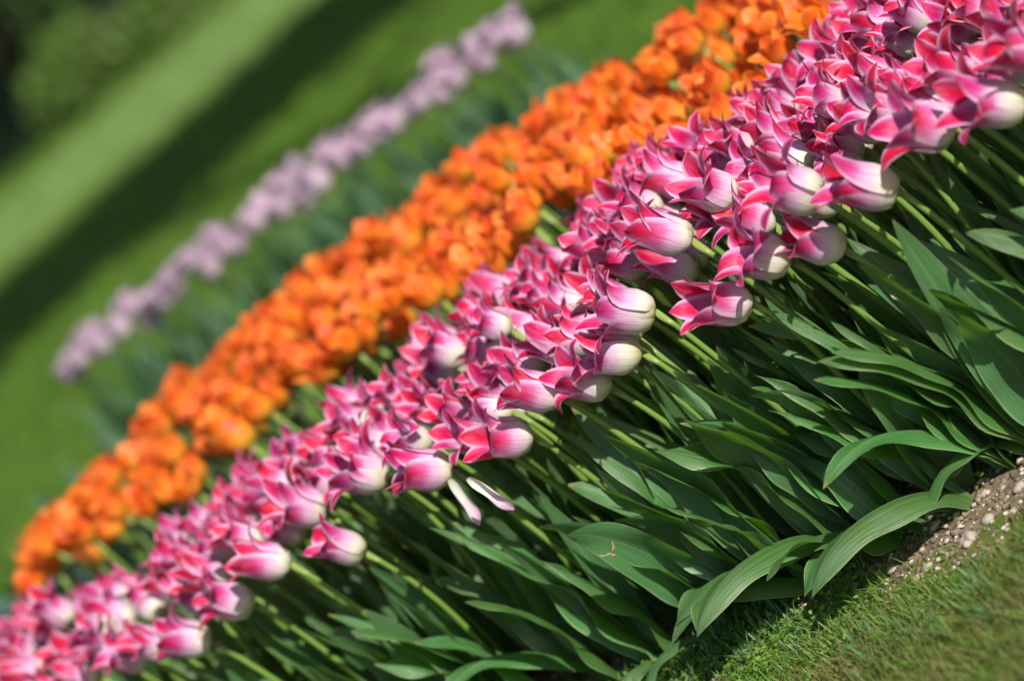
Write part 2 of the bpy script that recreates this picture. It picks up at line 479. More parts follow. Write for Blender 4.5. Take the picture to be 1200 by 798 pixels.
PINK_OUT = [(0.25, 0.0), (1.7, 0.6), (2.38, 2.0), (2.4, 3.5), (2.4, 4.9), (3.1, 6.0), (4.2, 6.5), (5.2, 6.3)]
PINK_OUT2 = [(0.25, 0.0), (1.7, 0.6), (2.38, 2.0), (2.42, 3.4), (2.65, 4.7), (3.7, 5.5), (4.8, 5.4), (5.6, 4.6)]
PINK_IN = [(0.2, 0.05), (1.5, 0.6), (2.1, 2.1), (2.15, 3.7), (2.1, 5.2), (2.45, 6.4), (3.2, 7.3), (4.1, 7.8)]
PINK_UP = [(0.25, 0.0), (1.65, 0.55), (2.3, 2.0), (2.3, 3.6), (2.15, 5.1), (2.2, 6.5), (2.6, 7.5), (3.2, 8.3)]
W_PINK = [0.35, 1.8, 2.4, 2.4, 2.05, 1.6, 1.08, 0.05]
W_PINK_IN = [0.35, 1.6, 2.15, 2.15, 1.8, 1.35, 0.9, 0.05]

def pink_head(seed):
    rr = random.Random(seed)
    out = []
    spin = rr.uniform(0, 2)
    for k in range(6):
        outer = k % 2 == 0
        ang = k * math.pi / 3 + rr.uniform(-0.12, 0.12) + spin
        if outer:
            prof = rr.choice([PINK_OUT, PINK_OUT, PINK_OUT2, PINK_UP])
        else:
            prof = rr.choice([PINK_IN, PINK_IN, PINK_UP, PINK_OUT])
        ro = (1.0 if outer else 0.92) * rr.uniform(0.96, 1.04)
        out.append(petal_mesh('petal', prof, W_PINK if outer else W_PINK_IN, ro, M_pink, ang, flare=rr.uniform(0.75, 1.25), curl=rr.uniform(0.7, 1.5),
                              seed=seed * 10 + k, flat=rr.uniform(0.6, 2.6)))
    return out

CUP_OUT = [(0.25, 0.0), (1.7, 0.4), (2.6, 1.6), (2.8, 3.0), (2.75, 4.2), (2.9, 5.2), (3.3, 5.9)]
CUP_IN = [(0.2, 0.05), (1.5, 0.5), (2.35, 1.7), (2.5, 3.1), (2.4, 4.4), (2.35, 5.4), (2.4, 6.1)]
CUP_OPEN = [(0.25, 0.0), (1.7, 0.5), (2.6, 1.7), (2.9, 3.0), (3.2, 4.2), (3.8, 5.2), (4.5, 5.9)]
W_CUP = [0.35, 1.6, 2.2, 2.2, 1.85, 1.25, 0.08]
def cup_head(seed, mat, sc):
    rr = random.Random(seed)
    out = []
    spin = rr.uniform(0, 2)
    openness = rr.random()
    for k in range(6):
        outer = k % 2 == 0
        ang = k * math.pi / 3 + rr.uniform(-0.12, 0.12) + spin
        prof = (CUP_OPEN if openness > 0.25 and rr.random() < 0.85 else CUP_OUT) if outer else CUP_IN
        out.append(petal_mesh('petal', prof, W_CUP, (1.0 if outer else 0.92) * rr.uniform(0.95, 1.04), mat, ang, nu=9, nv=6, flare=rr.uniform(0.7, 1.2),
                              curl=rr.uniform(0.4, 1.2), seed=seed * 10 + k, flat=0.8, sc=sc))
    return out

def tube(verts, faces, pts, radii, uvs=None, seg=8, cap=True):
    base = len(verts)
    n = len(pts)
    for i, (p, r) in enumerate(zip(pts, radii)):
        a = pts[max(i - 1, 0)]; b = pts[min(i + 1, n - 1)]
        t = (Vector(b) - Vector(a)).normalized()
        x = t.cross(Vector((0.13, 1, 0.07))).normalized()
        y = t.cross(x)
        for k in range(seg):
            th = 2 * math.pi * k / seg
            verts.append(tuple(Vector(p) + (x * math.cos(th) + y * math.sin(th)) * r))
            if uvs is not None:
                uvs.append((i / (n - 1), k / seg))
    for i in range(n - 1):
        for k in range(seg):
            k2 = (k + 1) % seg
            faces.append((base + i * seg + k, base + i * seg + k2, base + (i + 1) * seg + k2, base + (i + 1) * seg + k))
    if cap:
        faces.append(tuple(base + (n - 1) * seg + k for k in range(seg)))
        faces.append(tuple(base + k for k in reversed(range(seg))))

def stem_mesh(off, wob, r0=0.0038, mat=None):
    """Unit-height stem that bends over by off metres towards +X at its top."""
    pts, radii = [], []
    for i in range(15):
        u = i / 14
        pts.append((off * (0.35 * u + 0.65 * u ** 5) + 0.006 * math.sin(u * 5 + wob), 0.005 * math.sin(u * 4 + wob * 2), u))
        radii.append(r0 * (1.18 - 0.35 * u) + (0.0012 if i == 14 else 0))
    v, f, uv = [], [], []
    tube(v, f, pts, radii, uv)
    return new_mesh('stem', v, f, uv, [mat or M_stem]), Vector(pts[-1]), off

STEMS = [stem_mesh(o, w, r) for o, w, r in ((0.012, 0.0, 0.0036), (0.020, 1.0, 0.0040), (0.026, 2.2, 0.0038), (0.032, 3.1, 0.0042), (0.038, 4.0, 0.0038), (0.046, 5.2, 0.0040))]
STEMS_DARK = [stem_mesh(o, w, 0.0032, M_leaf_lilac) for o, w in ((0.012, 0.5), (0.02, 1.7), (0.026, 2.9))]

def pistil_mesh():
    v, f = [], []
    tube(v, f, [(0, 0, 0.002), (0, 0, 0.012), (0, 0, 0.026), (0, 0, 0.028)], [0.004, 0.0048, 0.0032, 0.0055], seg=6)
    nb = len(f)
    for k in range(6):
        a = k * math.pi / 3
        c, s = math.cos(a), math.sin(a)
        tube(v, f, [(0.005 * c, 0.005 * s, 0.003), (0.009 * c, 0.009 * s, 0.016), (0.0105 * c, 0.0105 * s, 0.017), (0.012 * c, 0.012 * s, 0.031)], [0.0009, 0.0008, 0.0019, 0.0012], seg=5)
    me = new_mesh('pistil', v, f, None, [M_pistil, M_anther])
    for i, p in enumerate(me.polygons):
        p.material_index = 1 if i >= nb else 0
    return me
PISTIL = pistil_mesh()

def leaf_mesh(L, W, a0, a1, pw=1.5, fold=0.5, wave=0.25, twist=0.3, seed=0, mat=None, n=26, m=10, drop=0.0):
    """A tulip leaf that rises from the origin and arches towards +X; angles from the vertical."""
    rr = random.Random(seed)
    ph1, ph2, fr = rr.uniform(0, 6.28), rr.uniform(0, 6.28), rr.uniform(5, 9)
    side = rr.uniform(-0.12, 0.12)
    verts, uvs = [], []
    p = Vector((0.004, 0, 0))
    ds = L / n
    prev_a = a0
    for i in range(n + 1):
        u = i / n
        a = a0 + a1 * u ** pw + drop * max(0, u - 0.6) ** 1.2
        T = Vector((math.sin(a), side * u, math.cos(a))).normalized()
        if i:
            p = p + T * ds
        f = (0.42 + 0.58 * math.sin(min(u / 0.38, 1) * math.pi / 2)) * max(0.0, 1 - u ** 2.6) ** 0.85
        w = W * max(f, 0.012)
        B0 = Vector((0, 1, 0)) - T * T.y
        B0.normalize()
        N0 = T.cross(B0)                     # dorsal/ventral direction
        if N0.z < 0 and i == 0:
            pass
        tw = twist * u
        B = B0 * math.cos(tw) + N0 * math.sin(tw)
        N = -(N0 * math.cos(tw) - B0 * math.sin(tw))
        fo = fold * (1.35 - u)
        for j in range(m + 1):
            v = -1 + 2 * j / m
            sv = math.sqrt(v * v + 0.03) - math.sqrt(0.03)
            lat = w * v * math.cos(fo * abs(v))
            up = w * sv * math.sin(fo)
            up += wave * w * (math.sin(fr * u + (ph1 if v > 0 else ph2)) + 0.5 * math.sin(2.3 * fr * u + ph2 + v)) * (v * v) * min(1, 2 * u)
            up += 0.08 * w * math.sin(6 * u + ph1)
            q = p + B * lat + N * up
            verts.append(tuple(q)); uvs.append((u, 0.5 + 0.5 * v))
    k = m + 1
    faces = [(i * k + j, (i + 1) * k + j, (i + 1) * k + j + 1, i * k + j + 1) for i in range(n) for j in range(m)]
    return new_mesh('leaf', verts, faces, uvs, [mat or M_leaf])

UPRIGHT = [leaf_mesh(R.uniform(0.25, 0.32), R.uniform(0.024, 0.037), R.uniform(0.02, 0.14), R.uniform(0.08, 0.42), 1.4, R.uniform(0.35, 0.8), R.uniform(0.1, 0.3),
                     R.uniform(-0.7, 0.7), 100 + i) for i in range(9)]
BROAD = [leaf_mesh(R.uniform(0.22, 0.29), R.uniform(0.033, 0.046), R.uniform(0.06, 0.22), R.uniform(0.2, 0.75), 1.5, R.uniform(0.25, 0.6), R.uniform(0.22, 0.42),
                   R.uniform(-0.9, 0.9), 200 + i) for i in range(7)]
ARCH = [leaf_mesh(R.uniform(0.20, 0.27), R.uniform(0.036, 0.048), R.uniform(0.35, 0.55), R.uniform(1.2, 1.6), 1.1, R.uniform(0.3, 0.7), R.uniform(0.2, 0.38),
                  R.uniform(-0.6, 0.6), 300 + i, drop=R.uniform(0.3, 1.2)) for i in range(6)]
SIMPLE = [leaf_mesh(R.uniform(0.20, 0.28), R.uniform(0.020, 0.030), R.uniform(0.05, 0.25), R.uniform(0.2, 0.7), 1.4, R.uniform(0.3, 0.7), 0.2,
                    R.uniform(-0.6, 0.6), 400 + i, n=9, m=4) for i in range(6)]
LILACL = [leaf_mesh(R.uniform(0.24, 0.33), R.uniform(0.022, 0.032), R.uniform(0.02, 0.2), R.uniform(0.2, 0.6), 1.4, R.uniform(0.3, 0.7), 0.2,
                    R.uniform(-0.6, 0.6), 500 + i, mat=M_leaf_lilac, n=9, m=4) for i in range(5)]
BLUEL = [leaf_mesh(R.uniform(0.26, 0.34), R.uniform(0.018, 0.028), R.uniform(0.05, 0.3), R.uniform(0.3, 0.9), 1.4, R.uniform(0.3, 0.7), 0.2,
                   R.uniform(-0.6, 0.6), 600 + i, mat=M_leaf_blue, n=9, m=4) for i in range(5)]

PINK_HEADS = [pink_head(s) for s in range(1, 15)]
ORANGE_HEADS = [cup_head(40 + s, M_orange, 0.92) for s in range(8)]
LILAC_HEADS = [cup_head(70 + s, M_lilac, 0.90) for s in range(6)]

COUNT = {}
def ground_z(p):
    s, t = to_st(p)
    return soil_z(s, t) if bed_depth(s, t) > -0.05 else 0.0

def tulip(name, p, height, lean_yaw, stem_i, head, scale, leaves, tilt_extra=0.0, pistil=True, stems=None):
    """p: foot of the stem on the ground; lean_yaw: world direction of the bend; leaves: [(mesh, yaw, tilt, scale)]."""
    root = bpy.data.objects.new(name, None)
    COL.objects.link(root)
    root.empty_display_size = 0.02
    root.location = (p[0], p[1], ground_z(p) - 0.004)
    root.rotation_euler = (0, 0, lean_yaw)
    me, top, off = (stems or STEMS)[stem_i]
    link('stem', me, root, Matrix.Diagonal((1, 1, height, 1)))
    tilt = math.atan2(3.6 * off, height) + 0.12 + tilt_extra
    H = Matrix.Translation((top.x, top.y, height - 0.002)) @ Matrix.Rotation(tilt, 4, 'Y') @ Matrix.Rotation(R.uniform(0, 6.28), 4, 'Z') @ Matrix.Diagonal((scale, scale, scale * R.uniform(0.94, 1.06), 1))
    for pm in head:
        link('petal', pm, root, H)
    if pistil:
        link('pistil', PISTIL, root, H)
    for (lm, yaw, tl, ls) in leaves:
        link('leaf', lm, root, Matrix.Rotation(yaw - lean_yaw, 4, 'Z') @ Matrix.Rotation(tl, 4, 'Y') @ Matrix.Diagonal((ls, ls, ls, 1)))
    return root

LEFT = math.pi      # bend towards -X, as all the blooms in the photograph do
def foot_for(px, py, zb, lean_yaw, off, height):
    """Foot of a tulip whose bloom centre shows at (px, py)."""
    c = unproj(px, py, zb)
    d = Vector((math.cos(lean_yaw), math.sin(lean_yaw), 0))
    return c - d * (off + 0.018)

def front_leaves(n, spread=1.0):
    out = []
    for i in range(n):
        r = R.random()
        pool = BROAD if r < 0.48 else (UPRIGHT if r < 0.9 else ARCH)
        yaw = LEFT + R.gauss(0.35, 0.85) * spread
        out.append((R.choice(pool), yaw, R.uniform(-0.06, 0.12), R.uniform(0.88, 1.12)))
    return out
def inner_leaves(n):
    return [(R.choice(UPRIGHT), R.uniform(0, 6.28), R.uniform(-0.1, 0.1), R.uniform(0.85, 1.05)) for _ in range(n)]

pink = []      # (object, s, t, px, py, kind word)
HEROES = [     # bloom centre in the photo, height of the bloom centre, bend, extra tilt, scale
    (40, 778, 0.350, 3, 0.05, 1.0), (100, 772, 0.345, 3, 0.10, 1.0), (160, 770, 0.335, 3, 0.15, 1.0), (225, 745, 0.340, 3, 0.15, 1.0), (275, 705, 0.345, 4, 0.12, 0.98),
    (318, 655, 0.355, 3, 0.20, 1.0), (365, 598, 0.365, 3, 0.10, 1.05), (435, 560, 0.365, 4, 0.15, 1.02), (502, 545, 0.352, 4, 0.22, 1.05), (598, 506, 0.355, 4, 0.32, 1.05),
    (640, 465, 0.370, 3, 0.10, 1.0), (690, 450, 0.340, 2, 0.10, 0.95), (728, 412, 0.350, 4, 0.30, 1.0), (742, 362, 0.372, 4, 0.25, 1.08), (795, 285, 0.392, 3, 0.10, 1.05),
    (848, 358, 0.345, 5, 0.22, 1.02), (905, 305, 0.362, 4, 0.20, 1.05), (965, 290, 0.348, 2, 0.05, 0.95), (945, 230, 0.390, 3, 0.10, 1.08), (1028, 222, 0.380, 4, 0.15, 1.05),
    (1095, 150, 0.398, 4, 0.20, 1.12), (1175, 118, 0.400, 4, 0.25, 1.08), (1225, 60, 0.40, 4, 0.2, 1.05), (850, 235, 0.395, 3, 0.10, 1.02), (400, 640, 0.325, 2, 0.1, 0.92)]
for i, (px, py, zb, si, te, sc) in enumerate(HEROES):
    yaw = LEFT + R.uniform(0.0, 0.45)
    h = zb - 0.022
    f = foot_for(px, py, zb, yaw, STEMS[si][2], h)
    while to_st(f)[1] < 2.775 and zb > 0.29:      # no bloom stands on the bare soil strip
        zb -= 0.004
        h = zb - 0.022
        f = foot_for(px, py, zb, yaw, STEMS[si][2], h)
    o = tulip('pink_tulip', f, h, yaw, si, PINK_HEADS[i % 14], sc * 0.92, front_leaves(5), te)
    s, t = to_st(f)
    pink.append([o, s, t, px, py, True])

PINK_POLY = [(-90, 850), (-60, 770), (40, 705), (110, 690), (150, 668), (215, 605), (300, 535), (360, 500), (440, 432), (520, 370), (600, 310), (640, 278), (700, 232), (780, 172), (850, 130),
             (900, 88), (980, 22), (1030, -40), (1270, -60), (1270, 60), (1190, 90), (1100, 150), (1030, 205), (960, 240), (900, 290), (850, 325), (770, 330), (740, 375), (680, 430), (600, 480),
             (520, 520), (440, 550), (380, 590), (330, 640), (270, 690), (220, 735), (150, 790), (80, 850)]
PINK_POLY = [(x + 17, y + 23) if 1 <= i <= 17 else (x + 4, y + 6) for i, (x, y) in enumerate(PINK_POLY)]
sp_s, sp_t = 0.0475, 0.050
t = 2.62
row = 0
while t < 3.5:
    s = 1.1 + (row % 2) * sp_s / 2
    while s < 4.0:
        ss, tt = s + R.uniform(-0.017, 0.017), t + R.uniform(-0.017, 0.017)
        s += sp_s
        zb = 0.362 + R.gauss(0, 0.016) - 0.035 * max(0.0, min(1.0, (2.96 - tt) / 0.2))
        yaw = LEFT + R.gauss(0.15, 0.5)
        si = R.choice((0, 1, 1, 2, 2, 3, 3, 4))
        d = Vector((math.cos(yaw), math.sin(yaw), 0))
        if tt < 2.775:
            continue
        foot = st(ss, tt)
        c = foot + d * (STEMS[si][2] + 0.018)
        pp = proj((c.x, c.y, zb))
        if not inside(pp, PINK_POLY):
            continue
        if any((ss - q[1]) ** 2 + (tt - q[2]) ** 2 < 0.030 ** 2 for q in pink[:len(HEROES)]):
            continue
        o = tulip('pink_tulip', foot, zb - 0.022, yaw, si, R.choice(PINK_HEADS), R.uniform(0.70, 0.88), inner_leaves(2) if row > 3 else front_leaves(4), R.uniform(-0.1, 0.3))
        pink.append([o, ss, tt, pp[0], pp[1], False])
    t += sp_t
    row += 1

# big arching leaves along the foot of the bed: short leafy shoots without a bloom
SHOOTS = [  # foot in the photo, [(pool, index, turn from the left, tilt, scale)]
    (1140, 575, [(ARCH, 0, 0.25, 0.1, 1.12), (UPRIGHT, 2, -0.3, 0.0, 0.7)]),
    (1085, 600, [(ARCH, 1, 0.15, 0.15, 1.05), (BROAD, 3, -0.2, -0.15, 0.9)]),
    (1050, 640, [(ARCH, 2, 0.1, 0.05, 1.0), (BROAD, 1, -0.9, 0.0, 0.8)]),
    (965, 672, [(BROAD, 0, 0.5, 0.2, 0.95), (ARCH, 3, -0.1, 0.15, 0.92)]),
    (915, 690, [(BROAD, 2, 0.1, 0.0, 1.0), (UPRIGHT, 4, 0.6, 0.1, 0.95)]),
    (860, 730, [(BROAD, 4, 0.25, 0.05, 1.08), (ARCH, 4, 0.1, 0.25, 0.8)]),
    (800, 755, [(BROAD, 5, 0.0, -0.05, 1.05), (ARCH, 5, 0.3, 0.3, 0.8)]),
    (735, 790, [(ARCH, 1, 0.15, 0.2, 0.95), (BROAD, 6, 0.4, 0.0, 1.0)]),
    (1190, 530, [(ARCH, 3, 0.3, -0.1, 1.15), (BROAD, 0, 0.9, -0.1, 1.0)]),
    (670, 815, [(BROAD, 1, 0.3, 0.1, 1.0), (ARCH, 2, 0.0, 0.2, 0.85)]),
    (600, 850, [(BROAD, 3, 0.2, 0.1, 1.0), (ARCH, 0, 0.0, 0.2, 0.85)]),
    (1235, 500, [(BROAD, 5, 0.3, 0.1, 1.0), (ARCH, 4, 0.0, 0.2, 0.95)])]
shoots = []
for (px, py, ls) in SHOOTS:
    p = unproj(px, py, 0.012)
    s0, t0 = to_st(p)
    p = st(s0, max(t0, 2.755))
    root = bpy.data.objects.new('tulip_shoot', None)
    COL.objects.link(root)
    root.location = (p.x, p.y, ground_z(p) - 0.006)
    for (pool, k, yw, tl, sc) in ls:
        link('leaf', pool[k % len(pool)], root, Matrix.Rotation(LEFT + yw, 4, 'Z') @ Matrix.Rotation(tl, 4, 'Y') @ Matrix.Diagonal((sc * 0.84, sc * 0.84, sc * 0.84, 1)))
    shoots.append((px, root))

# ------------------------------------------------------------------ orange tulips
ORANGE_POLY = [(20, 690), (28, 630), (45, 590), (100, 552), (150, 505), (205, 440), (255, 400), (325, 335), (400, 285), (470, 228), (520, 195), (560, 168), (600, 130), (660, 105),
               (730, 62), (790, 22), (840, -40), (1030, -50), (965, 50), (930, 80), (870, 120), (800, 165), (730, 215), (650, 272), (590, 305), (500, 345), (440, 392), (380, 430), (310, 460),
               (285, 510), (245, 545), (160, 590), (140, 625), (70, 660), (40, 695)]
ORANGE_POLY = [(x + 15, y + 22) if i <= 16 else (x + 11, y + 15) for i, (x, y) in enumerate(ORANGE_POLY)]
orange = []
t = 3.25
row = 0
while t < 4.1:
    s = 1.9 + (row % 2) * 0.035
    while s < 4.3:
        ss, tt = s + R.uniform(-0.02, 0.02), t + R.uniform(-0.02, 0.02)
        s += 0.058
        zb = 0.372 + R.gauss(0, 0.018)
        yaw = LEFT + R.gauss(0.15, 0.9)
        si = R.choice((0, 0, 1, 2))
        d = Vector((math.cos(yaw), math.sin(yaw), 0))
        foot = st(ss, tt)
        c = foot + d * (STEMS[si][2] + 0.012)
        pp = proj((c.x, c.y, zb))
        if not inside(pp, ORANGE_POLY):
            continue
        lv = [(R.choice(SIMPLE), R.uniform(0, 6.28), R.uniform(-0.1, 0.1), R.uniform(0.85, 1.1)) for _ in range(3)]
        o = tulip('orange_tulip', foot, zb - 0.022, yaw, si, R.choice(ORANGE_HEADS), R.uniform(0.76, 0.96), lv, R.uniform(-0.1, 0.15), pistil=False)
        orange.append([o, ss, tt, pp[0], pp[1], False])
    t += 0.060
    row += 1

# ------------------------------------------------------------------ lilac tulips, two close rows
LILAC_LINE = [(72, 438), (160, 368), (250, 298), (340, 225), (430, 160), (520, 92), (602, 36)]
lilac = []
for i in range(24):
    for k in range(2):
        x, y = spline(LILAC_LINE, (i + 0.5 * k + R.uniform(-0.15, 0.15)) / 23.7)
        off = (-8 if k else 11) + R.uniform(-8, 8)
        zb = 0.385 + R.gauss(0, 0.013)
        yaw = LEFT + R.gauss(0.1, 0.8)
        si = R.choice((0, 0, 1))
        f = foot_for(x + off * 0.55, y + off * 0.83, zb, yaw, STEMS[si][2], zb)
        lv = [(R.choice(LILACL), R.uniform(0, 6.28), R.uniform(-0.1, 0.15), R.uniform(0.95, 1.15)) for _ in range(8)]
        o = tulip('lilac_tulip', f, zb - 0.022, yaw, si, R.choice(LILAC_HEADS), R.uniform(0.82, 1.05), lv, R.uniform(-0.1, 0.1), pistil=False, stems=STEMS_DARK)
        s, tt = to_st(f)
        lilac.append([o, s, tt, x, y, k])

# low blue-green leaf clumps between the orange and the lilac tulips
clumps = []
for i in range(120):
    s = 2.3 + 2.38 * (i + R.uniform(0.2, 0.8)) / 120
    blue = i % 2 == 0
    t = (4.10 if blue else 4.27) + R.uniform(-0.06, 0.07) - max(0, s - 3.7) * 0.1
    p = st(s, t)
    root = bpy.data.objects.new('leaf_clump', None)
    COL.objects.link(root)
    root.location = (p.x, p.y, ground_z(p) - 0.004)
    for k in range(6):
        sc = R.uniform(0.85, 1.1)
        link('leaf', R.choice(BLUEL if blue else LILACL), root, Matrix.Rotation(k * 1.05 + R.uniform(-0.3, 0.3), 4, 'Z') @ Matrix.Rotation(R.uniform(-0.1, 0.2), 4, 'Y') @ Matrix.Diagonal((sc, sc, sc, 1)))
    clumps.append((s, root, blue))

# ------------------------------------------------------------------ labels: every tulip by its row and its place in the row
def look(o, k):
    return k
def label_rows(items, width, t0, colour, bed, group, cat='tulip'):
    rows = {}
    for it in items:
        rows.setdefault(max(0, int((it[2] - t0) / width)), []).append(it)
    keys = sorted(rows)
    for ri, key in enumerate(keys):
        seq = sorted(rows[key], key=lambda q: -q[1])
        for i, it in enumerate(seq):
            o = it[0]
            rname = 'front row' if ri == 0 else ordinal(ri + 1) + ' row'
            o['label'] = f'{colour} tulip, {ordinal(i + 1)} from the lower left in the {rname} of {bed}'
            o['category'] = cat
            o['group'] = group
label_rows(pink, 0.050, min(q[2] for q in pink), 'pink and white', 'pink blooms', 'pink and white tulips in the front bed')
label_rows(orange, 0.060, 3.3, 'orange', 'orange blooms', 'orange tulips behind the pink ones')
label_rows([q for q in lilac if q[5] == 0], 9, 0, 'pale lilac', 'lilac blooms', 'lilac tulips edging the bed')
for i, q in enumerate(sorted([q for q in lilac if q[5]], key=lambda q: -q[1])):
    q[0]['label'] = f'pale lilac tulip, {ordinal(i + 1)} from the lower left in the rear row beside the lawn'
    q[0]['category'] = 'tulip'
    q[0]['group'] = 'lilac tulips edging the bed'
for i, (px, o) in enumerate(sorted(shoots, key=lambda q: q[0])):
    o['label'] = f'broad green tulip leaves without a bloom, {ordinal(i + 1)} from the lower left along the soil edge'
    o['category'] = 'tulip leaves'
    o['group'] = 'leafy shoots at the foot of the bed'
nth = {True: 0, False: 0}
for (s, o, blue) in sorted(clumps, key=lambda q: -q[0]):
    nth[blue] += 1
    o['label'] = f'dark blue-green leaf clump behind the orange tulips, {ordinal(nth[blue])} from the lower left' if blue else f'mid green leaf clump before the lilac tulips, {ordinal(nth[blue])} from the lower left'
    o['category'] = 'plant'
    o['group'] = 'leaf clumps between orange and lilac tulips'

# ------------------------------------------------------------------ small things on the ground
def stone_mesh(seed):
    rr = random.Random(seed)
    bm = bmesh.new()
    bmesh.ops.create_icosphere(bm, subdivisions=2, radius=1.0)
    o = Vector((rr.uniform(0, 50), rr.uniform(0, 50), 0))
    for v in bm.verts:
        k = 1 + 0.45 * noise.noise(v.co * 1.1 + o) + 0.15 * noise.noise(v.co * 3 + o)
        v.co = Vector((v.co.x * k * 1.15, v.co.y * k * 0.9, v.co.z * k * 0.62))
    me = bpy.data.meshes.new('stone')
    bm.to_mesh(me); bm.free()
    me.materials.append(M_stone)
    me.polygons.foreach_set('use_smooth', [seed % 3 != 0] * len(me.polygons))
    return me
STONES = [stone_mesh(i) for i in range(6)]
stone_px = [(1128, 622, 0.016), (1150, 600, 0.011), (1105, 640, 0.010), (1178, 590, 0.010), (1190, 565, 0.011), (1164, 622, 0.009), (1078, 655, 0.010), (1095, 612, 0.009),
            (1065, 668, 0.008), (1040, 662, 0.009), (1020, 690, 0.008), (1005, 668, 0.007), (1140, 640, 0.008), (1195, 600, 0.008), (1118, 600, 0.007), (985, 700, 0.007),
            (1055, 690, 0.006), (960, 705, 0.007), (1175, 610, 0.007), (1150, 575, 0.008)]
stone_px = [(x, y, r * 0.72) for (x, y, r) in stone_px]
for i, (px, py, r) in enumerate(sorted(stone_px, key=lambda q: -q[2])):
    p = unproj(px, py, 0.012)
    m = Matrix.Translation((p.x, p.y, ground_z(p) + r * 0.25)) @ Matrix.Rotation(R.uniform(0, 6.28), 4, 'Z') @ Matrix.Diagonal((r, r, r, 1))
    o = link('stone', STONES[i % 6], None, m)
    o['category'] = 'stone'
    o['group'] = 'stones on the soil strip'
    o['label'] = 'largest pale stone on the bare soil strip' if i == 0 else f'pale stone on the bare soil strip, {ordinal(i + 1)} largest'

def merged(name, src, places, mats):
    """One mesh from many copies of small shapes."""
    verts, faces = [], []
    cache = [([Vector(v.co) for v in me.vertices], [tuple(p.vertices) for p in me.polygons]) for me in src]
    for k, M in places:
        b = len(verts)
        vs, fs = cache[k]
        verts.extend(tuple(M @ v) for v in vs)
        faces.extend(tuple(i + b for i in f) for f in fs)
    return new_mesh(name, verts, faces, None, mats)
def crumb(seed):
    rr = random.Random(seed)
    bm = bmesh.new()
    bmesh.ops.create_icosphere(bm, subdivisions=1, radius=1.0)
    for v in bm.verts:
        v.co = v.co * rr.uniform(0.65, 1.2)
        v.co.z *= 0.7
    me = bpy.data.meshes.new('crumb')
    bm.to_mesh(me); bm.free()
    return me
CR_ = [crumb(i) for i in range(4)]
pl_s, pl_c = [], []
for i in range(9000):
    s, t = R.uniform(1.2, 3.2), R.gauss(2.73, 0.08)
    if bed_depth(s, t) < -0.06:
        continue
    p = st(s, t)
    r = R.uniform(0.0012, 0.0042) * (1.6 if R.random() < 0.08 else 1)
    M = Matrix.Translation((p.x, p.y, max(0, soil_z(s, t)) + r * 0.3)) @ Matrix.Rotation(R.uniform(0, 6.28), 4, 'Z') @ Matrix.Diagonal((r, r, r, 1))
    (pl_s if R.random() < 0.22 else pl_c).append((R.randrange(4), M))
link('gravel', merged('gravel', CR_, pl_s, [M_stone]), kind='stuff', label='small pale gravel strewn over the bare soil strip', category='gravel')
link('soil_crumbs', merged('soil_crumbs', CR_, pl_c, [M_soil]), kind='stuff', label='crumbs of brown soil along the front of the bed', category='soil')

def blades(name, places, mat, label, cat='grass'):
    """places: (x, y, z, height, width, yaw, lean). Curved three-segment blades."""
    verts, faces = [], []
    for (x, y, z, h, w, yaw, lean) in places:
        c, s = math.cos(yaw), math.sin(yaw)
        b = len(verts)
        for k, (u, ww) in enumerate(((0, 1), (0.4, 0.85), (0.75, 0.55))):
            dx = lean * h * u * u
            zz = z + h * (u - 0.25 * lean * u * u)
            for sg in (-1, 1):
                verts.append((x + c * dx - s * sg * w * ww, y + s * dx + c * sg * w * ww, zz))
        verts.append((x + c * lean * h, y + s * lean * h, z + h * (1 - 0.25 * lean)))
        faces += [(b, b + 1, b + 3, b + 2), (b + 2, b + 3, b + 5, b + 4), (b + 4, b + 5, b + 6)]
    return link(name, new_mesh(name, verts, faces, None, [mat]), kind='stuff', label=label, category=cat)

ga, gb = [], []
for i in range(62000):
    s, t = R.uniform(1.25, 3.1), 2.12 + 0.66 * R.random()
    d = bed_depth(s, t)
    k = noise.noise(Vector((s * 7, t * 7, 1.7)))
    if d > -0.03 and R.random() < min(1.0, (d + 0.03 - 0.09 * k) / 0.10 + (0.45 if s < 2.25 else 0.30)):
        continue
    p = st(s, t)
    z = max(0.0, soil_z(s, t)) - 0.003
    h = R.uniform(0.010, 0.026) * (1.2 + 0.6 * k)
    pl = (p.x, p.y, z, h, R.uniform(0.0006, 0.0012), R.uniform(0, 6.28), R.uniform(0.1, 1.3))
    straw = 0.72 - 0.9 * (t - 2.45) + 0.9 * noise.noise(Vector((s * 4 + 9, t * 4, 0)))
    (gb if R.random() < straw else ga).append(pl)
blades('short_grass', ga, M_grass_a, 'short green mown grass in the lower right corner before the bed')
blades('dry_grass', gb, M_grass_b, 'yellowish dry blades mixed into the near lawn')

